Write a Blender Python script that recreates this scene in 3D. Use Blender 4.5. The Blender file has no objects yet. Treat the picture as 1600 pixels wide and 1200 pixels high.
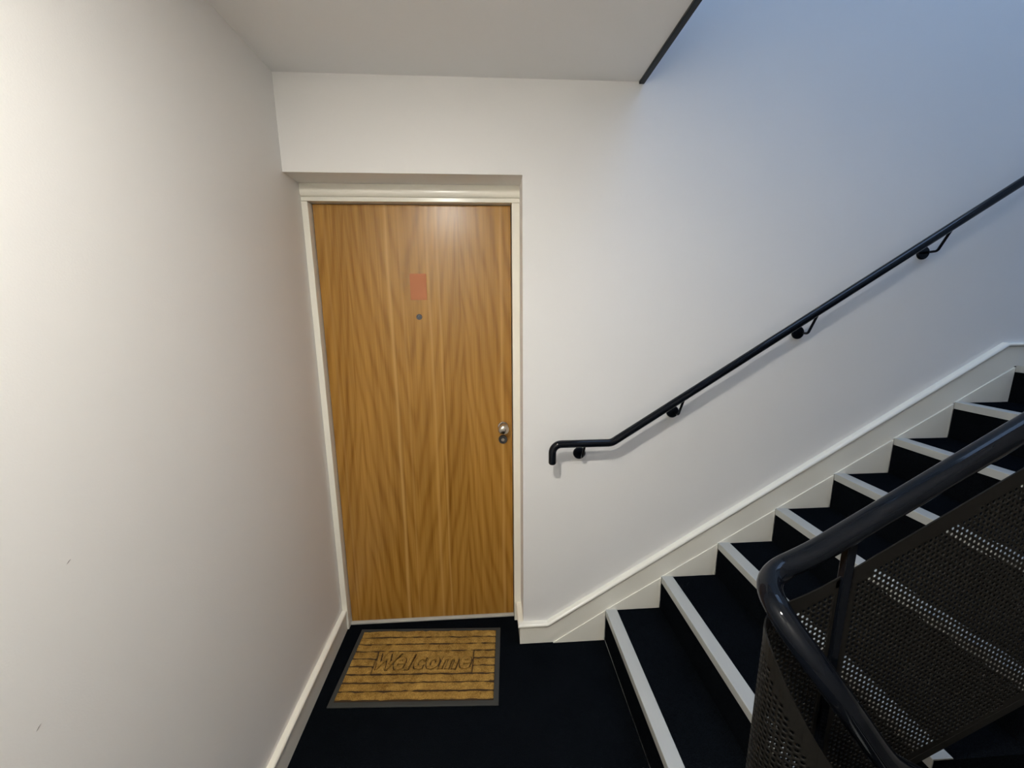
import bpy, bmesh, math, random
import numpy as np
from mathutils import Matrix, Vector
from mathutils.bvhtree import BVHTree

random.seed(7)
rng = np.random.default_rng(7)
scene = bpy.context.scene
COL = scene.collection

# ------------------------------------------------------------------ camera
cam_d = bpy.data.cameras.new('camera')
cam = bpy.data.objects.new('camera', cam_d)
COL.objects.link(cam)
cam_d.sensor_fit = 'HORIZONTAL'
cam_d.sensor_width = 36.0
cam_d.lens = 612.35 / 1600.0 * 36.0
cam_d.clip_start = 0.01
cr = (0.9980677, -0.0617133, -0.0072307)
cu = (0.0186399, 0.1863631, 0.9823041)
cb = (-0.0592737, -0.9805408, 0.1871534)
cam.matrix_world = Matrix(((cr[0], cu[0], cb[0], 0.74051),
                           (cr[1], cu[1], cb[1], -1.60596),
                           (cr[2], cu[2], cb[2], 1.55661),
                           (0, 0, 0, 1)))
scene.camera = cam

# ------------------------------------------------------------------ world, daylight, exposure
world = bpy.data.worlds.new('overcast_sky')
scene.world = world
world.use_nodes = True
bg = world.node_tree.nodes['Background']
bg.inputs[0].default_value = (0.40, 0.61, 1.0, 1)
bg.inputs[1].default_value = 5.0
LAMP_STRENGTH = 690.0
scene.view_settings.view_transform = 'Standard'
scene.view_settings.look = 'None'
scene.view_settings.gamma = 1.0
scene.view_settings.use_curve_mapping = False
scene.view_settings.exposure = 0.22
scene.cycles.use_denoising = True
scene.cycles.max_bounces = 8
scene.cycles.diffuse_bounces = 6
scene.cycles.sample_clamp_indirect = 6.0

# openings through which the daylight comes (portals guide the sky light)
SKY = (1.55, 3.6, -1.75, -0.12, 5.2)        # rooflight x0 x1 y0 y1 z


def portal(name, loc, rot, sx, sy):
    l = bpy.data.lights.new(name, 'AREA')
    l.shape = 'RECTANGLE'
    l.size, l.size_y = sx, sy
    l.cycles.is_portal = True
    o = bpy.data.objects.new(name, l)
    o.location, o.rotation_euler = loc, rot
    COL.objects.link(o)


portal('daylight_portal_roof', ((SKY[0] + SKY[1]) / 2, (SKY[2] + SKY[3]) / 2, SKY[4] + 0.24), (0, 0, 0), SKY[1] - SKY[0], SKY[3] - SKY[2])

# ------------------------------------------------------------------ dimensions
H, ZO, WO, XE = 2.383, 2.058, 0.883, 1.3175
R1, R2 = 0.127, 0.165
RI, GO, XN = 0.1615, 0.2586, 1.270
SLOPE = 0.637
YEND = -0.915
YF = -2.10           # front wall behind the photographer
XR = 4.30
ZT = 5.2
ZB = -1.5

# ------------------------------------------------------------------ materials
MAT = {}


def nt(name):
    m = bpy.data.materials.new(name)
    m.use_nodes = True
    MAT[name] = m
    t = m.node_tree
    return m, t.nodes, t.links, t.nodes['Principled BSDF']


def plain(name, col, rough=0.5, metal=0.0, coat=0.0, bump=None, spec=0.5, vary=0.0):
    m, N, L, b = nt(name)
    b.inputs['Base Color'].default_value = (*col, 1)
    b.inputs['Roughness'].default_value = rough
    b.inputs['Metallic'].default_value = metal
    b.inputs['Specular IOR Level'].default_value = spec
    if coat:
        b.inputs['Coat Weight'].default_value = coat
        b.inputs['Coat Roughness'].default_value = 0.06
    tc = N.new('ShaderNodeTexCoord')
    if bump:
        sc, st, dist = bump
        n = N.new('ShaderNodeTexNoise')
        n.inputs['Scale'].default_value = sc
        n.inputs['Detail'].default_value = 3
        L.new(tc.outputs['Object'], n.inputs['Vector'])
        bp = N.new('ShaderNodeBump')
        bp.inputs['Strength'].default_value = st
        bp.inputs['Distance'].default_value = dist
        L.new(n.outputs['Fac'], bp.inputs['Height'])
        L.new(bp.outputs['Normal'], b.inputs['Normal'])
    if vary:
        n2 = N.new('ShaderNodeTexNoise')
        n2.inputs['Scale'].default_value = 2.3
        n2.inputs['Detail'].default_value = 4
        L.new(tc.outputs['Object'], n2.inputs['Vector'])
        mx = N.new('ShaderNodeMix')
        mx.data_type = 'RGBA'
        mx.inputs['A'].default_value = (*[c * (1 - vary) for c in col], 1)
        mx.inputs['B'].default_value = (*[min(1, c * (1 + vary)) for c in col], 1)
        L.new(n2.outputs['Fac'], mx.inputs['Factor'])
        L.new(mx.outputs['Result'], b.inputs['Base Color'])
    return m


plain('wall_paint', (0.82, 0.805, 0.785), 0.55, bump=(260, 0.12, 0.002), vary=0.012)
plain('ceiling_paint', (0.86, 0.855, 0.85), 0.8, bump=(200, 0.1, 0.002))
plain('trim_gloss', (0.86, 0.83, 0.735), 0.22, bump=(60, 0.06, 0.002))
plain('black_gloss', (0.004, 0.0052, 0.008), 0.07, spec=0.19, bump=(90, 0.03, 0.002))
plain('black_sheet', (0.008, 0.0073, 0.0062), 0.5, spec=0.22)
plain('aluminium', (0.52, 0.53, 0.51), 0.45, metal=0.3, bump=(420, 0.08, 0.001), vary=0.05)
plain('satin_nickel', (0.62, 0.57, 0.49), 0.24, metal=1.0)
plain('dark_steel', (0.10, 0.10, 0.105), 0.35, metal=0.8)
plain('rubber', (0.034, 0.035, 0.031), 0.7, bump=(300, 0.2, 0.001))
plain('salmon_cover', (0.50, 0.205, 0.105), 0.85, spec=0.1)
plain('threshold', (0.52, 0.50, 0.45), 0.4)
plain('lamp_body', (0.8, 0.8, 0.8), 0.4)
plain('lens_glass', (0.25, 0.27, 0.30), 0.08, metal=0.6)
plain('scuff', (0.30, 0.28, 0.265), 0.9)

# opal lamp
m, N, L, b = nt('opal_lamp')
b.inputs['Base Color'].default_value = (0.9, 0.9, 0.88, 1)
b.inputs['Emission Color'].default_value = (1.0, 0.968, 0.885, 1)
b.inputs['Emission Strength'].default_value = LAMP_STRENGTH

# window glass, thin and clear
m, N, L, b = nt('window_glass')
tr = N.new('ShaderNodeBsdfTransparent')
gl = N.new('ShaderNodeBsdfGlossy')
gl.inputs['Roughness'].default_value = 0.02
ms = N.new('ShaderNodeMixShader')
ms.inputs[0].default_value = 0.06
L.new(tr.outputs[0], ms.inputs[1])
L.new(gl.outputs[0], ms.inputs[2])
L.new(ms.outputs[0], N['Material Output'].inputs[0])

# carpet: near-black navy loop pile
m, N, L, b = nt('carpet')
tc = N.new('ShaderNodeTexCoord')
n1 = N.new('ShaderNodeTexNoise')
n1.inputs['Scale'].default_value = 420
n1.inputs['Detail'].default_value = 2
n2 = N.new('ShaderNodeTexNoise')
n2.inputs['Scale'].default_value = 5
n2.inputs['Detail'].default_value = 5
L.new(tc.outputs['Object'], n1.inputs['Vector'])
L.new(tc.outputs['Object'], n2.inputs['Vector'])
cr1 = N.new('ShaderNodeValToRGB')
cr1.color_ramp.elements[0].position = 0.3
cr1.color_ramp.elements[0].color = (0.0016, 0.0020, 0.0027, 1)
cr1.color_ramp.elements[1].position = 0.75
cr1.color_ramp.elements[1].color = (0.0105, 0.0135, 0.018, 1)
L.new(n1.outputs['Fac'], cr1.inputs[0])
mx = N.new('ShaderNodeMix')
mx.data_type = 'RGBA'
mx.blend_type = 'MULTIPLY'
mx.inputs['Factor'].default_value = 0.5
L.new(cr1.outputs[0], mx.inputs['A'])
L.new(n2.outputs['Fac'], mx.inputs['B'])
L.new(mx.outputs['Result'], b.inputs['Base Color'])
b.inputs['Roughness'].default_value = 1.0
b.inputs['Specular IOR Level'].default_value = 0.0
bp = N.new('ShaderNodeBump')
bp.inputs['Strength'].default_value = 0.7
bp.inputs['Distance'].default_value = 0.004
L.new(n1.outputs['Fac'], bp.inputs['Height'])
L.new(bp.outputs['Normal'], b.inputs['Normal'])

# coir
m, N, L, b = nt('coir')
tc = N.new('ShaderNodeTexCoord')
n1 = N.new('ShaderNodeTexNoise')
n1.inputs['Scale'].default_value = 260
n1.inputs['Detail'].default_value = 4
n2 = N.new('ShaderNodeTexNoise')
n2.inputs['Scale'].default_value = 28
n2.inputs['Detail'].default_value = 3
L.new(tc.outputs['Object'], n1.inputs['Vector'])
L.new(tc.outputs['Object'], n2.inputs['Vector'])
ad = N.new('ShaderNodeMath')
ad.operation = 'MULTIPLY_ADD'
ad.inputs[1].default_value = 0.45
L.new(n2.outputs['Fac'], ad.inputs[0])
ml = N.new('ShaderNodeMath')
ml.operation = 'MULTIPLY'
ml.inputs[1].default_value = 0.55
L.new(n1.outputs['Fac'], ml.inputs[0])
L.new(ml.outputs[0], ad.inputs[2])
c1 = N.new('ShaderNodeValToRGB')
c1.color_ramp.elements[0].position = 0.33
c1.color_ramp.elements[0].color = (0.155, 0.078, 0.014, 1)
c1.color_ramp.elements[1].position = 0.66
c1.color_ramp.elements[1].color = (0.46, 0.275, 0.070, 1)
L.new(ad.outputs[0], c1.inputs[0])
L.new(c1.outputs[0], b.inputs['Base Color'])
b.inputs['Roughness'].default_value = 0.95
b.inputs['Specular IOR Level'].default_value = 0.1
bp = N.new('ShaderNodeBump')
bp.inputs['Strength'].default_value = 0.8
bp.inputs['Distance'].default_value = 0.004
L.new(n1.outputs['Fac'], bp.inputs['Height'])
L.new(bp.outputs['Normal'], b.inputs['Normal'])

plain('coir_dark', (0.045, 0.022, 0.006), 0.95)

# crown-cut oak veneer: object coordinates are metres, x across, z up
m, N, L, b = nt('oak_veneer')
tc = N.new('ShaderNodeTexCoord')
sep = N.new('ShaderNodeSeparateXYZ')
L.new(tc.outputs['Object'], sep.inputs[0])


def math_node(op, a=None, bb=None, c=None):
    n = N.new('ShaderNodeMath')
    n.operation = op
    for i, v in enumerate((a, bb, c)):
        if v is None:
            continue
        if isinstance(v, (int, float)):
            n.inputs[i].default_value = v
        else:
            L.new(v, n.inputs[i])
    return n.outputs[0]


def noise(vec, scale, detail=3, rough=0.5):
    n = N.new('ShaderNodeTexNoise')
    n.inputs['Scale'].default_value = scale
    n.inputs['Detail'].default_value = detail
    n.inputs['Roughness'].default_value = rough
    L.new(vec, n.inputs['Vector'])
    return n.outputs['Fac']


def mapping(sx, sy, sz, ox=0, oz=0):
    mp = N.new('ShaderNodeMapping')
    mp.inputs['Scale'].default_value = (sx, sy, sz)
    mp.inputs['Location'].default_value = (ox, 0, oz)
    L.new(tc.outputs['Object'], mp.inputs['Vector'])
    return mp.outputs[0]


X, Z = sep.outputs[0], sep.outputs[2]
# distance from the nearest crown axis (x = 0.135 / 0.60 on the leaf)
big = noise(mapping(2.2, 1, 0.75), 2.0, 2)
wig = math_node('MULTIPLY_ADD', big, 0.07, -0.035)
xw = math_node('ADD', X, wig)
d1 = math_node('ABSOLUTE', math_node('SUBTRACT', xw, 0.125))
d2 = math_node('ABSOLUTE', math_node('SUBTRACT', xw, 0.598))
dmin = math_node('MINIMUM', d1, d2)
# V shaped cathedral: phase = k * (|x-x0| spread) + height
ph = math_node('MULTIPLY', math_node('POWER', math_node('ADD', dmin, 0.01), 0.7), 95.0)
ph2 = math_node('MULTIPLY', Z, 20.0)
nz = math_node('MULTIPLY', noise(mapping(6, 1, 0.3), 3.0, 2), 4.5)
phase = math_node('ADD', math_node('ADD', ph, ph2), nz)
ring = math_node('POWER', math_node('MULTIPLY_ADD', math_node('SINE', phase), 0.5, 0.5), 2.2)
fib = noise(mapping(260, 1, 2.0), 1.0, 3, 0.6)
fib2 = noise(mapping(44, 1, 0.55), 1.0, 3, 0.55)
tone = noise(mapping(3.0, 1, 0.35), 2.0, 2)
v = math_node('MULTIPLY', ring, 0.15)
v = math_node('MULTIPLY_ADD', fib, 0.50, v)
v = math_node('MULTIPLY_ADD', fib2, 0.55, v)
v = math_node('MULTIPLY_ADD', tone, 0.25, v)
ramp = N.new('ShaderNodeValToRGB')
e = ramp.color_ramp.elements
e[0].position, e[0].color = 0.38, (0.52, 0.272, 0.056, 1)
e[1].position, e[1].color = 1.0, (0.20, 0.083, 0.008, 1)
L.new(v, ramp.inputs[0])
# pale sapwood stripes where the veneer leaves meet
stripe = None
for x0, w, a in ((0.292, 0.011, 0.8), (0.345, 0.006, 0.3), (0.462, 0.010, 0.55), (0.505, 0.007, 0.5), (0.775, 0.010, 0.6), (0.04, 0.008, 0.25)):
    dd = math_node('ABSOLUTE', math_node('SUBTRACT', math_node('MULTIPLY_ADD', wig, 0.25, X), x0))
    s = math_node('MULTIPLY', math_node('MAXIMUM', math_node('SUBTRACT', 1.0, math_node('DIVIDE', dd, w)), 0.0), a)
    stripe = s if stripe is None else math_node('MAXIMUM', stripe, s)
mx = N.new('ShaderNodeMix')
mx.data_type = 'RGBA'
L.new(stripe, mx.inputs['Factor'])
L.new(ramp.outputs[0], mx.inputs['A'])
mx.inputs['B'].default_value = (0.58, 0.335, 0.10, 1)
L.new(mx.outputs['Result'], b.inputs['Base Color'])
b.inputs['Roughness'].default_value = 0.27
b.inputs['Specular IOR Level'].default_value = 0.4
bp = N.new('ShaderNodeBump')
bp.inputs['Strength'].default_value = 0.06
bp.inputs['Distance'].default_value = 0.001
L.new(fib, bp.inputs['Height'])
L.new(bp.outputs['Normal'], b.inputs['Normal'])


# ------------------------------------------------------------------ helpers
def empty(name, loc=(0, 0, 0), parent=None):
    o = bpy.data.objects.new(name, None)
    o.empty_display_size = 0.05
    o.location = loc
    COL.objects.link(o)
    if parent:
        o.parent = parent
    return o


def tag(o, label=None, cat=None, group=None, kind=None):
    if label: o['label'] = label
    if cat: o['category'] = cat
    if group: o['group'] = group
    if kind: o['kind'] = kind
    return o


def obj(name, verts, faces, mat, parent=None, smooth=False, sharp=None):
    me = bpy.data.meshes.new(name)
    me.from_pydata([tuple(map(float, v)) for v in verts], [], [tuple(map(int, f)) for f in faces])
    bm = bmesh.new()
    bm.from_mesh(me)
    bmesh.ops.recalc_face_normals(bm, faces=bm.faces)
    bm.to_mesh(me)
    bm.free()
    me.materials.append(MAT[mat])
    if smooth:
        me.polygons.foreach_set('use_smooth', [True] * len(me.polygons))
        if sharp:
            me.set_sharp_from_angle(angle=math.radians(sharp))
    o = bpy.data.objects.new(name, me)
    COL.objects.link(o)
    if parent:
        o.parent = parent
    return o


def box_vf(x0, x1, y0, y1, z0, z1, off=0):
    v = [(x0, y0, z0), (x1, y0, z0), (x1, y1, z0), (x0, y1, z0), (x0, y0, z1), (x1, y0, z1), (x1, y1, z1), (x0, y1, z1)]
    f = [(0, 3, 2, 1), (4, 5, 6, 7), (0, 1, 5, 4), (1, 2, 6, 5), (2, 3, 7, 6), (3, 0, 4, 7)]
    return v, [tuple(i + off for i in q) for q in f]


def boxes(name, lst, mat, parent=None, bevel=0.0, seg=2):
    bm = bmesh.new()
    for bx in lst:
        v, f = box_vf(*bx)
        vs = [bm.verts.new(p) for p in v]
        for q in f:
            bm.faces.new([vs[i] for i in q])
    if bevel:
        bmesh.ops.bevel(bm, geom=list(bm.edges), offset=bevel, segments=seg, profile=0.5, affect='EDGES', clamp_overlap=True)
    bmesh.ops.recalc_face_normals(bm, faces=bm.faces)
    me = bpy.data.meshes.new(name)
    bm.to_mesh(me)
    bm.free()
    me.materials.append(MAT[mat])
    o = bpy.data.objects.new(name, me)
    COL.objects.link(o)
    if parent:
        o.parent = parent
    return o


def prism(name, poly, axis, a, bb, mat, parent=None):
    """poly: 2-D outline; axis 'y' -> poly is (x, z) extruded y=a..bb; 'x' -> (y, z); 'z' -> (x, y)"""
    def P(p, t):
        return {'y': (p[0], t, p[1]), 'x': (t, p[0], p[1]), 'z': (p[0], p[1], t)}[axis]
    n = len(poly)
    v = [P(p, a) for p in poly] + [P(p, bb) for p in poly]
    f = [tuple(range(n)), tuple(range(2 * n - 1, n - 1, -1))] + [(i, (i + 1) % n, n + (i + 1) % n, n + i) for i in range(n)]
    return obj(name, v, f, mat, parent)


def tube(name, pts, r, mat, parent=None, seg=20, round_ends=True):
    P = np.array(pts, float)
    T = np.gradient(P, axis=0)
    T /= np.linalg.norm(T, axis=1)[:, None]
    up = np.array([0, 0, 1.0]) if abs(T[0][2]) < 0.9 else np.array([0, 1.0, 0])
    n = np.cross(T[0], up); n /= np.linalg.norm(n)
    rings = []
    Ns = []
    for i in range(len(P)):
        n = n - T[i] * (n @ T[i]); n /= np.linalg.norm(n)
        Ns.append(n.copy())
    rad = [r] * len(P)
    P2, T2, N2, R2_ = list(P), list(T), list(Ns), rad
    if round_ends:
        for k in (0.4, 0.75, 0.97):
            P2.insert(0, P[0] - T[0] * r * k * 0.7); T2.insert(0, T[0]); N2.insert(0, Ns[0]); R2_.insert(0, r * math.sqrt(1 - k * k))
            P2.append(P[-1] + T[-1] * r * k * 0.7); T2.append(T[-1]); N2.append(Ns[-1]); R2_.append(r * math.sqrt(1 - k * k))
    v, f = [], []
    for p, t, nn, rr in zip(P2, T2, N2, R2_):
        bn = np.cross(t, nn)
        for k in range(seg):
            a = 2 * math.pi * k / seg
            v.append(p + rr * (math.cos(a) * nn + math.sin(a) * bn))
    m_ = len(P2)
    for i in range(m_ - 1):
        for k in range(seg):
            k2 = (k + 1) % seg
            f.append((i * seg + k, i * seg + k2, (i + 1) * seg + k2, (i + 1) * seg + k))
    f.append(tuple(range(seg))); f.append(tuple(range((m_ - 1) * seg, m_ * seg)))
    return obj(name, v, f, mat, parent, smooth=True, sharp=60)


def lathe(name, prof, mat, parent=None, loc=(0, 0, 0), axis='-y', seg=32):
    """prof: (radius, height) along axis"""
    v, f = [], []
    for (r, h) in prof:
        for k in range(seg):
            a = 2 * math.pi * k / seg
            c, s = r * math.cos(a), r * math.sin(a)
            v.append({'-y': (c, -h, s), '-z': (c, s, -h), 'z': (c, s, h)}[axis])
    for i in range(len(prof) - 1):
        for k in range(seg):
            k2 = (k + 1) % seg
            f.append((i * seg + k, i * seg + k2, (i + 1) * seg + k2, (i + 1) * seg + k))
    f.append(tuple(range(seg))); f.append(tuple(range((len(prof) - 1) * seg, len(prof) * seg)))
    o = obj(name, v, f, mat, parent, smooth=True, sharp=40)
    o.location = loc
    return o


def sweep_profile(name, path, normals, prof, mat, parent=None):
    """path: list of 3-D points on the wall face; normals: outward; prof: (out, up) with up along given up vectors.
    each path entry is (point, out_vec, up_vec)"""
    v, f = [], []
    n = len(prof)
    for (p, o_, u_) in path:
        p, o_, u_ = Vector(p), Vector(o_), Vector(u_)
        for (a, c) in prof:
            v.append(tuple(p + o_ * a + u_ * c))
    for i in range(len(path) - 1):
        for k in range(n):
            k2 = (k + 1) % n
            f.append((i * n + k, i * n + k2, (i + 1) * n + k2, (i + 1) * n + k))
    f.append(tuple(range(n))); f.append(tuple(range((len(path) - 1) * n, len(path) * n)))
    return obj(name, v, f, mat, parent, smooth=True, sharp=25)


# ------------------------------------------------------------------ the setting
wl = tag(boxes('wall_left', [(-0.2, 0.0, YF - 0.2, 0.45, ZB, ZT)], 'wall_paint'), kind='structure')
# two small nicks in the plaster
for (ny, nz_) in ((-0.943, 1.128), (-1.038, 0.895)):
    prism('plaster_nick', [(ny - 0.004, nz_ - 0.0026), (ny - 0.0005, nz_ - 0.0012), (ny + 0.004, nz_ + 0.0024), (ny + 0.0005, nz_ + 0.0012)], 'x', 0.0, 0.0005, 'scuff', wl)
wb = boxes('wall_back', [(0.0, WO, 0.0, 0.25, ZO, ZT), (WO, XR, 0.0, 0.25, ZB, ZT), (0.0, WO, 0.0, 0.25, ZB, -0.2), (0.0, WO, 0.25, 0.32, -0.2, ZO)], 'wall_paint')  # last box: unseen backing added to keep sky light out around the door
tag(wb, kind='structure')
tag(boxes('wall_front', [(0.0, XR, YF - 0.2, YF, ZB, ZT)], 'wall_paint'), kind='structure')
tag(boxes('wall_right', [(XR, XR + 0.25, YF, 0.0, ZB, ZT)], 'wall_paint'), kind='structure')
# landing slab above the photographer
tag(boxes('ceiling', [(0.0, XE, YF, 0.0, H, H + 0.20)], 'ceiling_paint'), kind='structure')
# black edging of the slab above, hanging just below the ceiling line
tag(boxes('trim_1', [(XE, XE + 0.020, -1.04, -0.001, H - 0.009, H + 0.24)], 'black_gloss', bevel=0.002), kind='structure')
# roof with rooflight
a, c, e0, e1, zz = SKY
tag(boxes('ceiling', [(0.0, XR, YF, e0, zz, zz + 0.25), (0.0, XR, e1, 0.0, zz, zz + 0.25), (0.0, a, e0, e1, zz, zz + 0.25), (c, XR, e0, e1, zz, zz + 0.25)], 'ceiling_paint'), kind='structure')
w1 = tag(empty('window_1', ((a + c) / 2, (e0 + e1) / 2, zz + 0.1)), kind='structure')
def local(o, root):
    o.parent = root
    o.location = Vector(o.location) - Vector(root.location)
    return o
local(boxes('pane', [(a + 0.03, c - 0.03, e0 + 0.03, e1 - 0.03, zz + 0.10, zz + 0.106)], 'window_glass'), w1)
local(boxes('frame', [(a, c, e0, e0 + 0.03, zz + 0.08, zz + 0.13), (a, c, e1 - 0.03, e1, zz + 0.08, zz + 0.13), (a, a + 0.03, e0 + 0.03, e1 - 0.03, zz + 0.08, zz + 0.13), (c - 0.03, c, e0 + 0.03, e1 - 0.03, zz + 0.08, zz + 0.13)], 'trim_gloss'), w1)

# landing floor (the down flight leaves it at x = XN, y < -1)
tag(boxes('floor', [(0.0, XN, YF, 0.0, -0.2, 0.0), (0.0, WO, 0.0, 0.25, -0.2, 0.0)], 'carpet'), kind='structure')
XH = XN + 7 * GO                      # nosing of the half landing
tag(boxes('floor', [(XH + 0.004, XR, YF, -0.0, 8 * RI - 0.2, 8 * RI)], 'carpet'), kind='structure')
tag(boxes('floor', [(0.0, XR, YF, -0.0, ZB, -8 * RI)], 'carpet'), kind='structure')

# ------------------------------------------------------------------ skirting
def bead_prof(h, t, b=0.016):
    """board with a half-round bead on top: list of (out, up)"""
    p = [(0, 0), (t, 0), (t, h - b - 0.006), (t + 0.001, h - b - 0.004)]
    for k in range(0, 9):
        ang = math.radians(-70 + 160 * k / 8)
        p.append((t - 0.003 + 0.008 * math.cos(ang), h - b / 2 + (b / 2) * math.sin(ang)))
    p += [(0.006, h), (0, h)]
    return p


SK_H, SK_T = 0.106, 0.018
prof = bead_prof(SK_H, SK_T)
o = sweep_profile('baseboard_left', [((0, R1, 0), (1, 0, 0), (0, 0, 1)), ((0, YF, 0), (1, 0, 0), (0, 0, 1))], None, prof, 'trim_gloss')
tag(o, kind='structure')

bb_root = tag(empty('baseboard_back', (WO, 0, 0)), kind='structure')
# return into the recess, mitre, short level run, raking run, level run on the half landing
xk = 0.994
zk = SK_H
xt = 3.021
zt = zk + (xt - xk) * SLOPE
s2 = math.sqrt(1 + SLOPE ** 2)
tb = math.tan(math.atan(SLOPE) / 2)
def cap_prof(h=0.019, t=SK_T):
    p = []
    for k in range(0, 9):
        ang = math.radians(-75 + 165 * k / 8)
        p.append((t - 0.003 + 0.0115 * math.cos(ang), -h / 2 + (h / 2) * math.sin(ang)))
    p += [(0.0, 0.0), (0.0, -h)]
    return p
path = [((WO, R1, zk), (-1, 0, 0), (0, 0, 1)), ((WO, 0, zk), (-1, -1, 0), (0, 0, 1)), ((xk, 0, zk), (0, -1, 0), (-tb, 0, 1)),
        ((xt, 0, zt), (0, -1, 0), (-tb, 0, 1)), ((XR, 0, zt), (0, -1, 0), (0, 0, 1))]
o = sweep_profile('capping_bead', path, None, cap_prof(), 'trim_gloss', bb_root)
o.location = (-WO, 0, 0)
# raking string board between the bead and the pitch line
def pitch(x_):
    return RI + (x_ - XN) * RI / GO
x00 = XN - GO
HT = 0.014
poly = [(WO - SK_T, 0.0), (x00 + 0.01, 0.0), (XH + 0.0, pitch(XH) - 0.0), (XR, pitch(XH)), (XR, zt - HT), (xt, zt - HT), (xk, zk - HT), (WO - SK_T, zk - HT)]
o = prism('skirting_board', poly, 'y', -SK_T, 0.0, 'trim_gloss', bb_root); o.location = (-WO, 0, 0)
o = boxes('skirting_board', [(WO - SK_T, WO, 0.0, R1, 0.0, zk - HT)], 'trim_gloss', bb_root); o.location = (-WO, 0, 0)
# triangular infill of each step, standing a little prouder than the string board
for k in range(0, 8):
    xa = x00 + k * GO
    za = k * RI
    xs = xa + 0.012 if k == 0 else xa
    o = prism('string_infill', [(xs, za), (xa + GO - 0.001, za), (xa + GO - 0.001, za + RI - 0.003), (xs, za + 0.001 if k == 0 else za - 0.003 + 0.001 * 0)] if k == 0 else
              [(xa, za), (xa + GO - 0.001, za), (xa + GO - 0.001, za + RI - 0.004)], 'y', -SK_T - 0.005, -0.001, 'trim_gloss', bb_root)
    o.location = (-WO, 0, 0)

# ------------------------------------------------------------------ door, frame and furniture
d = tag(empty('door_1', (0.44, R2, 0)), kind='structure')
def dpart(o, par=d):
    return local(o, par)
LX0, LX1 = 0.0285, 0.8465
DK = (1.606 + R2) / (1.606 + 0.147)      # door furniture measured on a nominal door plane
dx_ = lambda x_: 0.7405 + (x_ - 0.7405) * DK
dz_ = lambda z_: 1.5566 + (z_ - 1.5566) * DK
leaf = boxes('door_leaf', [(0, LX1 - LX0, 0.0, 0.044, 0, 1.9755)], 'oak_veneer', bevel=0.0015)
leaf.location = (LX0, R2, 0.013)
dpart(leaf)
dpart(boxes('threshold', [(0.026, 0.849, R2 - 0.012, R2 + 0.05, 0.0, 0.0105)], 'threshold', bevel=0.002))
dpart(boxes('jamb', [(0.0005, 0.0255, R1, 0.24, 0.0, 1.990), (0.0255, 0.04, R2 + 0.046, 0.24, 0.0, 1.99)], 'trim_gloss', bevel=0.0018))
dpart(boxes('jamb', [(0.8495, WO - 0.0005, R1, 0.24, 0.0, 1.990), (0.836, 0.8495, R2 + 0.046, 0.24, 0.0, 1.99)], 'trim_gloss', bevel=0.0018))
dpart(boxes('frame_head', [(0.0005, WO - 0.0005, R1, 0.24, 1.991, 2.0075), (0.0255, 0.8495, R2 + 0.046, 0.24, 1.976, 1.991)], 'trim_gloss', bevel=0.0018))
hp = [(R1 + 0.02, 2.0575), (R1 - 0.001, 2.0575), (R1 - 0.0035, 2.053), (R1 - 0.005, 2.030)]
for k in range(1, 8):
    a_ = math.radians(k * 90 / 7)
    hp.append((R1 - 0.005 + 0.013 * (1 - math.cos(a_)), 2.030 - 0.021 * math.sin(a_)))
hp += [(R1 + 0.02, 2.0085)]
v, f = [], []
n = len(hp)
for xx in (0.0005, WO - 0.0005):
    v += [(xx, p[0], p[1]) for p in hp]
f = [tuple(range(n)), tuple(range(2 * n - 1, n - 1, -1))] + [(i, (i + 1) % n, n + (i + 1) % n, n + i) for i in range(n)]
dpart(obj('head_moulding', v, f, 'trim_gloss', smooth=True, sharp=40))
# knob
kx, kz = dx_(0.803), dz_(1.022)
kn = dpart(lathe('knob_rose', [(0.0255, 0.0), (0.0255, 0.004), (0.0235, 0.0075), (0.014, 0.009), (0.0, 0.009)], 'satin_nickel', loc=(kx, R2, kz)))
kb = lathe('knob', [(0.009, 0.006), (0.009, 0.022), (0.011, 0.027), (0.019, 0.033), (0.0245, 0.042), (0.0255, 0.050), (0.0235, 0.058), (0.017, 0.064), (0.008, 0.0667), (0.0, 0.067)], 'satin_nickel', parent=kn)
lk = dpart(lathe('lock_cylinder', [(0.0205, 0.0), (0.0205, 0.008), (0.0185, 0.011), (0.0155, 0.011), (0.015, 0.008), (0.0, 0.008)], 'dark_steel', loc=(kx - 0.001, R2, kz - 0.062)))
kc = lathe('key_plug', [(0.0085, 0.007), (0.0085, 0.0115), (0.0, 0.0115)], 'satin_nickel', parent=lk)
pz = dpart(lathe('peephole', [(0.0125, 0.0), (0.0125, 0.002), (0.011, 0.004), (0.0085, 0.004), (0.0075, 0.0015), (0.0, 0.0015)], 'dark_steel', loc=(dx_(0.444), R2, dz_(1.527))))
lathe('peephole_lens', [(0.0068, 0.0012), (0.0068, 0.003), (0.005, 0.0045), (0.0, 0.0055)], 'lens_glass', parent=pz)
dpart(tag(boxes('number_cover', [(dx_(0.412), dx_(0.482), R2 - 0.002, R2, dz_(1.599), dz_(1.709))], 'salmon_cover', bevel=0.0006), label='plain salmon coloured block covering the door number above the peephole'))  # added flat block in place of the blanked-out door number

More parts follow.
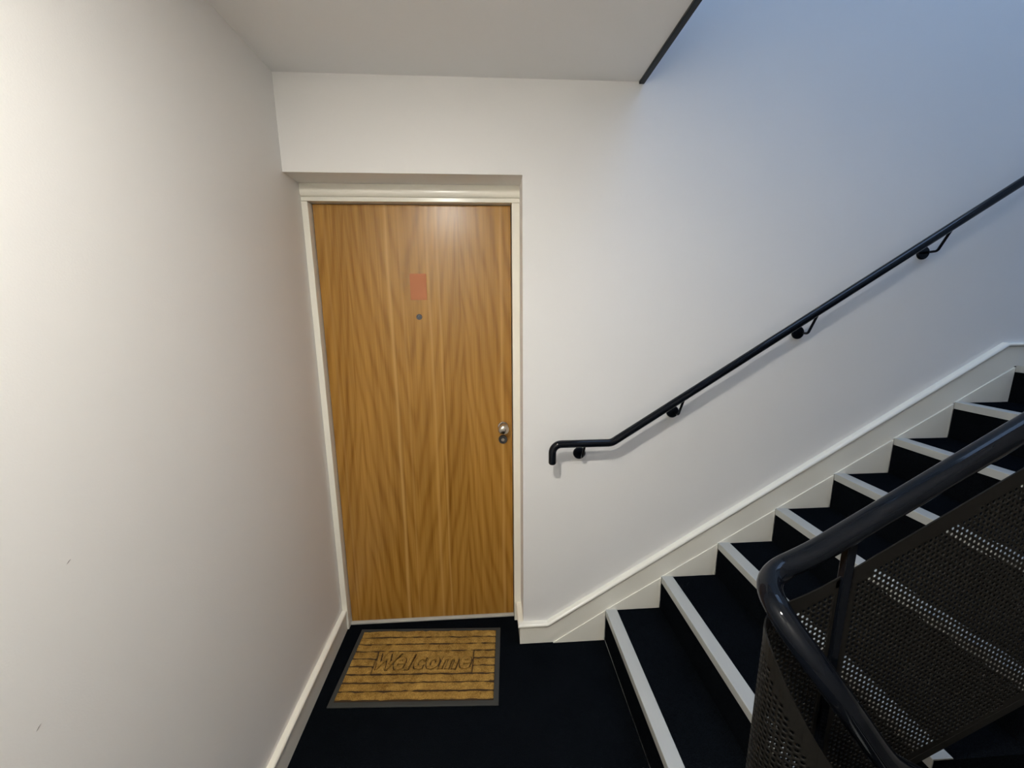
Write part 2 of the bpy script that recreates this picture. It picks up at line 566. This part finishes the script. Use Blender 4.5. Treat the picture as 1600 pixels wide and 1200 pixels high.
# ------------------------------------------------------------------ staircases
def flight(label, x0, z0, sgn, ya, yb, name='staircase'):
    """x0,z0: foot of first riser; sgn: +1 rises towards +x"""
    root = empty(name, (x0, (ya + yb) / 2, z0))
    tag(root, label, 'staircase')
    lo, hi = min(ya, yb), max(ya, yb)
    for k in range(8):
        xa = sgn * (k * GO + 0.003)
        xb = sgn * ((k + 1) * GO + 0.002)
        if k == 7:
            xb = sgn * (k * GO + 0.014)
        zt_ = (k + 1) * RI
        zl = k * RI - 0.05 if k else 0.0
        st = boxes('step', [(min(xa, xb), max(xa, xb), lo - root.location.y, hi - root.location.y, zl, zt_ - 0.0005)], 'carpet', root)
        # aluminium nosing: flat tread plate, short lip, fine front rib
        xf = sgn * k * GO
        nw = 0.054 if k < 7 else 0.012
        pr = [(0, 0.003), (0.0015, 0.0045), (nw - 0.002, 0.0035), (nw, 0.0), (0.0035, 0.0), (0.0035, -0.024), (0.0, -0.026)]
        poly_ = [(xf + sgn * a_, zt_ + b_) for a_, b_ in pr]
        prism('nosing', poly_, 'y', lo - root.location.y + 0.0005, hi - root.location.y, 'aluminium', root)
    # sloping slab that carries the steps
    w = 0.16
    sl = [(sgn * 0.15, 0.02), (sgn * (7 * GO + 0.02), 7 * RI - 0.06), (sgn * (7 * GO + 0.02), 7 * RI - 0.06 - w), (sgn * 0.15, 0.02 - w if z0 < 0.1 and False else 0.0)]
    sl = [(sgn * 0.10, 0.0), (sgn * (7 * GO + 0.003), 7 * RI - 0.052), (sgn * (7 * GO + 0.003), 7 * RI - 0.052 - w), (sgn * 0.35, 0.0)]
    prism('soffit_slab', sl, 'y', lo - root.location.y + 0.01, hi - root.location.y - 0.01, 'ceiling_paint', root)
    return root


flight('black carpeted stairs with pale metal nosings rising to the right beside the wall', XN, 0.0, 1, YEND, -SK_T - 0.005)
flight('carpeted stairs from the half landing up to the floor above', XE + 0.04 + 7 * GO, 8 * RI, -1, YF + 0.002, -1.13)
flight('carpeted stairs leading down from the landing behind the perforated balustrade', XH, -8 * RI, -1, YF + 0.002, -1.13)

# ------------------------------------------------------------------ wall handrail
hr = tag(empty('wall_handrail', (1.0, 0, 0.9)), 'slim black tubular handrail fixed along the white stair wall', 'handrail')
HY = -0.105
KS = (1.606 + HY) / (1.606 - 0.075)
qx = lambda x_: 0.7405 + (x_ - 0.7405) * KS
qz = lambda z_: 1.5566 + (z_ - 1.5566) * KS


def fillet(pts, rads, step=0.006):
    pts = [np.array(p, float) for p in pts]
    out = [pts[0]]
    for i in range(1, len(pts) - 1):
        a_, p, c_ = pts[i - 1], pts[i], pts[i + 1]
        u, w = (a_ - p) / np.linalg.norm(a_ - p), (c_ - p) / np.linalg.norm(c_ - p)
        ang = math.acos(max(-1, min(1, u @ w)))
        r = rads[i - 1]
        t = r / math.tan(ang / 2)
        n_ = 9
        # quadratic-like arc through slerp of the circle
        bis = (u + w); bis /= np.linalg.norm(bis)
        cen = p + bis * r / math.sin(ang / 2)
        s_, e_ = p + u * t - cen, p + w * t - cen
        om = math.acos(max(-1, min(1, (s_ @ e_) / (r * r))))
        for k in range(n_ + 1):
            q = k / n_
            out.append(cen + (math.sin((1 - q) * om) * s_ + math.sin(q * om) * e_) / math.sin(om))
    out.append(pts[-1])
    return out


zr = lambda x_: qz(1.007) + (x_ - qx(1.247)) * 0.6437
rail_pts = fillet([(qx(0.999), HY, qz(0.928)), (qx(0.999), HY, qz(1.007)), (qx(1.247), HY, qz(1.007)), (3.06, HY, zr(3.06)), (3.30, HY, zr(3.06))], [0.036, 0.05, 0.06])
o = tube('rail', rail_pts, 0.0157, 'black_gloss', seg=24)
local(o, hr)
for i, (bx_, bz_) in enumerate(((1.129, 0.939), (1.534, 1.116), (2.059, 1.450), (2.563, 1.776))):
    b_ = lathe('bracket', [(0.027, 0.0), (0.027, 0.005), (0.024, 0.008), (0.010, 0.009), (0.0, 0.009)], 'black_gloss', loc=(bx_, 0, bz_))
    local(b_, hr)
    zrail = (qz(1.007) if bx_ < 1.247 else zr(bx_)) - bz_ - 0.012
    arm = fillet([(0, -0.006, 0), (0, -0.056, 0), (0, HY + 0.008, zrail)], [0.014])
    tube('arm', arm, 0.005, 'black_gloss', parent=b_, seg=12)

# ------------------------------------------------------------------ balustrade
bal = tag(empty('balustrade', (1.444, -0.95, 0)), 'black balustrade with thick round rail and perforated metal panels beside the stairs', 'balustrade')
YU, YD, RT = -0.95, -1.10, 0.075
XC, YC = 1.324, -1.025
XFAR = 3.02


def rail_z_up(x_):
    return 1.130 + 0.640 * (x_ - 1.447)


# plan path by arc length: s = 0 at far end of the up leg
SA = XFAR - XC
SB = SA + math.pi * RT
SC = SB + (XFAR - XC)


def plan(s):
    s = np.asarray(s, float)
    th = np.clip((s - SA) / RT, 0, math.pi)
    x_ = np.where(s < SA, XFAR - s, np.where(s < SB, XC - RT * np.sin(th), XC + (s - SB)))
    y_ = np.where(s < SA, YU, np.where(s < SB, YC + RT * np.cos(th), YD))
    nx = np.where(s < SA, 0.0, np.where(s < SB, -np.sin(th), 0.0))
    ny = np.where(s < SA, 1.0, np.where(s < SB, np.cos(th), -1.0))
    return x_, y_, nx, ny


S = np.arange(0, SC, 0.004)
zc = [(0, rail_z_up(XFAR)), (SA - 0.05, rail_z_up(XC + 0.05)), (SA + 0.03, rail_z_up(XC) - 0.006), (SA + 0.118, 1.032), (SA + 0.175, 0.985), (SB, 0.905), (SB + 0.095, 0.775), (SC, 0.775 - 0.637 * (SC - SB - 0.095))]
ZR = np.interp(S, [p[0] for p in zc], [p[1] for p in zc])
ker = np.exp(-0.5 * (np.arange(-16, 17) * 0.004 / 0.020) ** 2); ker /= ker.sum()
pad = np.concatenate([ZR[0] + (ZR[0] - ZR[1]) * np.arange(16, 0, -1), ZR, ZR[-1] + (ZR[-1] - ZR[-2]) * np.arange(1, 17)])
ZR = np.convolve(pad, ker, 'valid')
SLP = np.gradient(ZR, S)
OFF = 0.080 * np.sqrt(1 + SLP ** 2)
padO = np.pad(OFF, 16, mode='edge')
ZTOP = ZR - np.convolve(padO, ker, 'valid')
x_, y_, _, _ = plan(S)
o = tube('rail', np.stack([x_, y_, ZR], 1)[::2], 0.0215, 'black_gloss', seg=28)
local(o, bal)


def perf_panel(s0, s1, bot, name='perforated_panel', parent=bal):
    """perforated sheet wrapped on the plan path between s0 and s1; 12 mm staggered pitch, 7 mm holes"""
    P, RH, TH = 0.0122, 0.0034, 0.0015
    top = lambda s: np.interp(s, S, ZTOP)
    dx = P * math.sqrt(3) / 2
    verts, faces = [], []
    ang = np.arange(12) * math.pi / 6
    # hexagon cell with corners along +-s so that columns are vertical
    rc = P / math.sqrt(3)
    hexr = np.where(np.arange(12) % 2 == 0, rc, P / 2)
    HX, HZ = hexr * np.cos(ang), hexr * np.sin(ang)
    CX, CZ = RH * np.cos(ang), RH * np.sin(ang)
    cs, cz = [], []
    ns = int((s1 - s0) / dx) + 1
    for i in range(ns):
        s = s0 + i * dx + 0.003
        tz, bz = float(top(s)), float(bot(s))
        j0 = int(bz / P) - 1
        for j in range(j0, int(tz / P) + 2):
            z = j * P + (P / 2 if i % 2 else 0)
            cs.append(s); cz.append(z)
    cs, cz = np.array(cs), np.array(cz)
    sl = (top(cs + 0.01) - top(cs - 0.01)) / 0.02
    dt = (top(cs) - cz) / np.sqrt(1 + sl ** 2)
    slb = (bot(cs + 0.01) - bot(cs - 0.01)) / 0.02
    db = (cz - bot(cs)) / np.sqrt(1 + slb ** 2)
    dist = np.minimum(np.minimum(dt, db), np.minimum(cs - s0, s1 - cs) + 0.019)
    keep = dist > 0.031
    solid = (dist > 0.008) & ~keep & (cs - s0 > 0.004) & (s1 - cs > 0.004)

    def place(s, z, t):
        a1, b1, n1_, n2_ = plan(s)
        return np.stack([a1 + n1_ * t, b1 + n2_ * t, z], -1)
    V, F = [], []
    base = 0
    k = np.arange(12); k2 = (k + 1) % 12
    kc_, kz_ = cs[keep], cz[keep]
    n = len(kc_)
    so = (kc_[:, None] + HX[None]).ravel(); zo = (kz_[:, None] + HZ[None]).ravel()
    si = (kc_[:, None] + CX[None]).ravel(); zi = (kz_[:, None] + CZ[None]).ravel()
    V += [place(so, zo, TH / 2), place(si, zi, TH / 2), place(so, zo, -TH / 2), place(si, zi, -TH / 2)]
    o_ = (np.arange(n) * 12)[:, None]
    A, B, C_, D_ = 0, 12 * n, 24 * n, 36 * n
    F.append(np.stack([A + o_ + k, A + o_ + k2, B + o_ + k2, B + o_ + k], -1).reshape(-1, 4))
    F.append(np.stack([C_ + o_ + k2, C_ + o_ + k, D_ + o_ + k, D_ + o_ + k2], -1).reshape(-1, 4))
    F.append(np.stack([B + o_ + k, B + o_ + k2, D_ + o_ + k2, D_ + o_ + k], -1).reshape(-1, 4))
    base = 48 * n
    # plain cells of the margin
    hc, hz = cs[solid], cz[solid]
    m_ = len(hc)
    six = np.arange(0, 12, 2)
    so = (hc[:, None] + HX[six][None]).ravel(); zo = (hz[:, None] + HZ[six][None]).ravel()
    V.append(place(so, zo, TH / 2)); V.append(place(so, zo, -TH / 2))
    o_ = base + (np.arange(m_) * 6)[:, None]
    q1 = np.stack([o_[:, 0] + i for i in (0, 1, 2, 3)], -1); q2 = np.stack([o_[:, 0] + i for i in (0, 3, 4, 5)], -1)
    F += [q1, q2, q1[:, ::-1] + 6 * m_, q2[:, ::-1] + 6 * m_]
    V = np.concatenate(V); F = np.concatenate(F)
    me = bpy.data.meshes.new(name)
    me.vertices.add(len(V)); me.vertices.foreach_set('co', V.astype(np.float32).ravel())
    me.loops.add(len(F) * 4); me.loops.foreach_set('vertex_index', F.astype(np.int32).ravel())
    me.polygons.add(len(F)); me.polygons.foreach_set('loop_start', np.arange(len(F), dtype=np.int32) * 4)
    me.update(calc_edges=True); me.validate()
    me.materials.append(MAT['black_sheet'])
    ob = bpy.data.objects.new(name, me); COL.objects.link(ob)
    local(ob, parent)
    # plain sheet margin: closed ring of thin strips, slightly thicker than the sheet
    W, TB = 0.019, 0.0028
    nS = max(8, int((s1 - s0) / 0.012))
    ss = np.linspace(s0, s1, nS + 1)
    vb, fb = [], []

    def strip(sa, za, zb_):
        o0 = len(vb)
        for t in (TB / 2, -TB / 2):
            for zz_ in (za, zb_):
                vb.extend(place(sa, zz_, t).tolist())
        m2 = len(sa)
        q = lambda r, i: o0 + r * m2 + i
        for i in range(m2 - 1):
            for r0, r1 in ((0, 1), (3, 2), (1, 3), (2, 0)):
                fb.append((q(r0, i), q(r0, i + 1), q(r1, i + 1), q(r1, i)))
        for i in (0, m2 - 1):
            fb.append((q(0, i), q(1, i), q(3, i), q(2, i)))
    wt = W * np.sqrt(1 + ((top(ss + 0.01) - top(ss - 0.01)) / 0.02) ** 2)
    wb_ = W * np.sqrt(1 + ((bot(ss + 0.01) - bot(ss - 0.01)) / 0.02) ** 2)
    strip(ss, top(ss), top(ss) - wt)
    strip(ss, bot(ss), bot(ss) + wb_)
    for sa in (np.linspace(s0, s0 + 0.007, 3), np.linspace(s1 - 0.007, s1, 3)):
        strip(sa, top(sa) - 0.005, bot(sa) + 0.005)
    bo = obj('panel_margin', vb, fb, 'black_sheet')
    bo.parent = ob
    return ob


def s_up(x_): return XFAR - x_
def s_dn(x_): return SB + (x_ - XC)
P1X = 1.4445
bot_up = lambda s: pitch(XFAR - np.asarray(s)) + 0.112
bot_turn = lambda s: np.full_like(np.asarray(s, float), 0.09)
bot_dn = lambda s: -(XC + np.asarray(s) - SB - XN) * RI / GO + 0.112
perf_panel(s_up(XFAR - 0.03), s_up(P1X + 0.0100), bot_up)
perf_panel(s_up(P1X - 0.0100), s_dn(P1X + 0.02 - 0.0100), bot_turn)
perf_panel(s_dn(P1X + 0.02 + 0.0100), s_dn(XFAR - 0.03), bot_dn)
for (px_, py_, z0_, sfun) in ((P1X, YU, 0.03, s_up), (P1X + 0.02, YD, -0.25, s_dn), (XFAR - 0.015, YU, 1.15, s_up), (XFAR - 0.015, YD, -1.25, s_dn)):
    ztop_ = float(np.interp(sfun(px_), S, ZR)) - 0.012
    local(boxes('post', [(px_ - 0.009, px_ + 0.009, py_ - 0.008, py_ + 0.008, z0_, ztop_)], 'black_gloss', bevel=0.002), bal)
# side strings that carry the posts
def string_plate(y0_, y1_, xz):
    o = prism('side_string', xz, 'y', y0_, y1_, 'black_sheet')
    local(o, bal)
string_plate(-0.965, -0.935, [(XN - 0.02, -0.2), (XN - 0.02, 0.03), (XN + 0.05, 0.03), (XFAR + 0.05, pitch(XFAR + 0.05) - 0.16), (XFAR + 0.05, pitch(XFAR + 0.05) - 0.36), (XN + 0.2, -0.2)])
dnl = lambda x_: -(x_ - XN) * RI / GO
string_plate(-1.115, -1.085, [(XN - 0.02, -0.2), (XN - 0.02, 0.03), (XN + 0.0, 0.03), (XFAR + 0.05, dnl(XFAR + 0.05) - 0.02), (XFAR + 0.05, dnl(XFAR + 0.05) - 0.25), (XN + 0.1, -0.25)])

# ------------------------------------------------------------------ doormat
mat_root = tag(empty('doormat', (0.424, -0.096, 0.0)), 'brown ribbed coir doormat with Welcome lettering on the dark carpet', 'doormat')
mat_root.rotation_euler = (0, 0, math.radians(-3.0))
MW, MH = 0.685, 0.388
BZ = 0.006
# rubber tray: base plate with a raised flat border
def ring_boxes(w, h, b, z0_, z1_):
    return [(-w / 2, w / 2, -h / 2, -h / 2 + b, z0_, z1_), (-w / 2, w / 2, h / 2 - b, h / 2, z0_, z1_), (-w / 2, -w / 2 + b, -h / 2 + b, h / 2 - b, z0_, z1_), (w / 2 - b, w / 2, -h / 2 + b, h / 2 - b, z0_, z1_)]
boxes('rubber_backing', [(-MW / 2, MW / 2, -MH / 2, MH / 2, 0.0005, BZ)], 'rubber', mat_root, bevel=0.002)
FW, FH = MW - 0.042, MH - 0.040
base = boxes('coir_base', [(-FW / 2, FW / 2, -FH / 2, FH / 2, BZ, BZ + 0.003)], 'coir_dark', mat_root)


def vnoise(x_, y_, f, seed):
    r = np.random.default_rng(seed)
    g = r.random((64, 64))
    xi, yi = np.asarray(x_) * f + 100, np.asarray(y_) * f + 100
    i, j = np.floor(xi).astype(int), np.floor(yi).astype(int)
    u, w = xi - i, yi - j
    u, w = u * u * (3 - 2 * u), w * w * (3 - 2 * w)
    G = lambda a_, b_: g[a_ % 64, b_ % 64]
    return (G(i, j) * (1 - u) + G(i + 1, j) * u) * (1 - w) + (G(i, j + 1) * (1 - u) + G(i + 1, j + 1) * u) * w


def pile(name, x0, x1, y0, y1, zt_, seed, dxy=0.0032, edge=0.005, hfun=None):
    """tufted block: rounded edges, rough top, wavering long sides"""
    nx, ny = max(4, int((x1 - x0) / dxy)), max(6, int((y1 - y0) / dxy))
    gx, gy = np.meshgrid(np.linspace(x0, x1, nx + 1), np.linspace(y0, y1, ny + 1), indexing='ij')
    ed = np.minimum(np.minimum(gx - x0, x1 - gx), np.minimum(gy - y0, y1 - gy))
    t = np.clip(ed / edge, 0, 1)
    z = BZ + 0.002 + (zt_ - BZ - 0.002) * np.sqrt(1 - (1 - t) ** 2)
    z = z + t * ((vnoise(gx, gy, 130, seed) - 0.5) * 0.0035 + (vnoise(gx, gy, 40, seed + 1) - 0.5) * 0.003)
    if hfun is not None:
        z = hfun(gx, gy, z)
    wob = (vnoise(gx, gy * 0, 45, seed + 2) - 0.5) * 0.005
    yy = gy + wob
    v = np.stack([gx, yy, z], -1).reshape(-1, 3)
    ii = np.arange(nx)[:, None] * (ny + 1) + np.arange(ny)[None]
    f = np.stack([ii, ii + ny + 1, ii + ny + 2, ii + 1], -1).reshape(-1, 4)
    return obj(name, v, f, 'coir', mat_root, smooth=True)


rowh = FH / 9
ZC = 0.0175
PX0, PX1 = -0.212, 0.222       # Welcome panel
gap = 0.0046
for r in range(9):
    ya, yb = FH / 2 - (r + 1) * rowh + gap, FH / 2 - r * rowh - gap
    if r in (3, 4, 5):
        pile('coir_rib', -FW / 2, PX0 - 0.003, ya, yb, ZC, 10 + r * 7)
        pile('coir_rib', PX1 + 0.003, FW / 2, ya, yb, ZC, 200 + r * 7)
    else:
        pile('coir_rib', -FW / 2, FW / 2, ya, yb, ZC, 10 + r * 7)

# lettering: seven fat slanted letters standing in a sunk outline
def glyph(ch, size, offset, ext):
    cu_ = bpy.data.curves.new('glyph', 'FONT')
    cu_.body = ch
    cu_.size = size
    cu_.shear = 0.28
    cu_.offset = offset
    cu_.extrude = ext
    cu_.fill_mode = 'BOTH'
    cu_.resolution_u = 3
    ob = bpy.data.objects.new('glyph', cu_)
    COL.objects.link(ob)
    bpy.context.view_layer.update()
    dg = bpy.context.evaluated_depsgraph_get()
    me = bpy.data.meshes.new_from_object(ob.evaluated_get(dg))
    bpy.data.objects.remove(ob)
    return me


SZ = {'W': 0.110, 'e': 0.122, 'l': 0.106, 'c': 0.122, 'o': 0.122, 'm': 0.122}
adv = {'W': 0.091, 'e': 0.059, 'l': 0.031, 'c': 0.054, 'o': 0.061, 'm': 0.087}
word = 'Welcome'
tot = sum(adv[c_] for c_ in word)
px_ = (PX0 + PX1) / 2 - tot / 2 - 0.008
ly = -0.035
bvhs, let = [], []
for c_ in word:
    me = glyph(c_, SZ[c_], 0.0024, 0.0055)
    fat = glyph(c_, SZ[c_], 0.0088, 0.004)
    for mm in (me, fat):
        for p in mm.vertices:
            p.co.x *= 0.86
    vs = [Vector((p.co.x + px_, p.co.y + ly, p.co.z)) for p in fat.vertices]
    bvhs.append(BVHTree.FromPolygons(vs, [tuple(p.vertices) for p in fat.polygons]))
    let.append((c_, me, px_))
    px_ += adv[c_]


def sink(gx, gy, z):
    out = z.copy()
    for i in range(gx.shape[0]):
        for j in range(gx.shape[1]):
            for bv in bvhs:
                h = bv.ray_cast(Vector((gx[i, j], gy[i, j], 1)), Vector((0, 0, -1)))
                if h[0] is not None:
                    out[i, j] = BZ + 0.001
                    break
    return out


pile('welcome_panel', PX0, PX1, FH / 2 - 6 * rowh + gap, FH / 2 - 3 * rowh - gap, ZC, 77, dxy=0.0017, edge=0.004, hfun=sink)
for c_, me, lx in let:
    me.materials.clear()
    me.materials.append(MAT['coir'])
    o = bpy.data.objects.new('letter', me)
    COL.objects.link(o)
    o.parent = mat_root
    o.location = (lx, ly, ZC - 0.0058)

# ------------------------------------------------------------------ ceiling lamp over the landing (above the frame)
lp = tag(empty('ceiling_lamp', (0.43, -1.60, H)), 'flat round ceiling lamp with opal diffuser on the landing ceiling', 'lamp')
lathe('lamp_body', [(0.085, 0.0), (0.085, 0.010), (0.081, 0.014), (0.063, 0.014), (0.063, 0.009), (0.0, 0.009)], 'lamp_body', parent=lp, axis='-z')
lathe('lamp_diffuser', [(0.062, 0.0095), (0.062, 0.0125), (0.059, 0.015), (0.0, 0.0165)], 'opal_lamp', parent=lp, axis='-z')
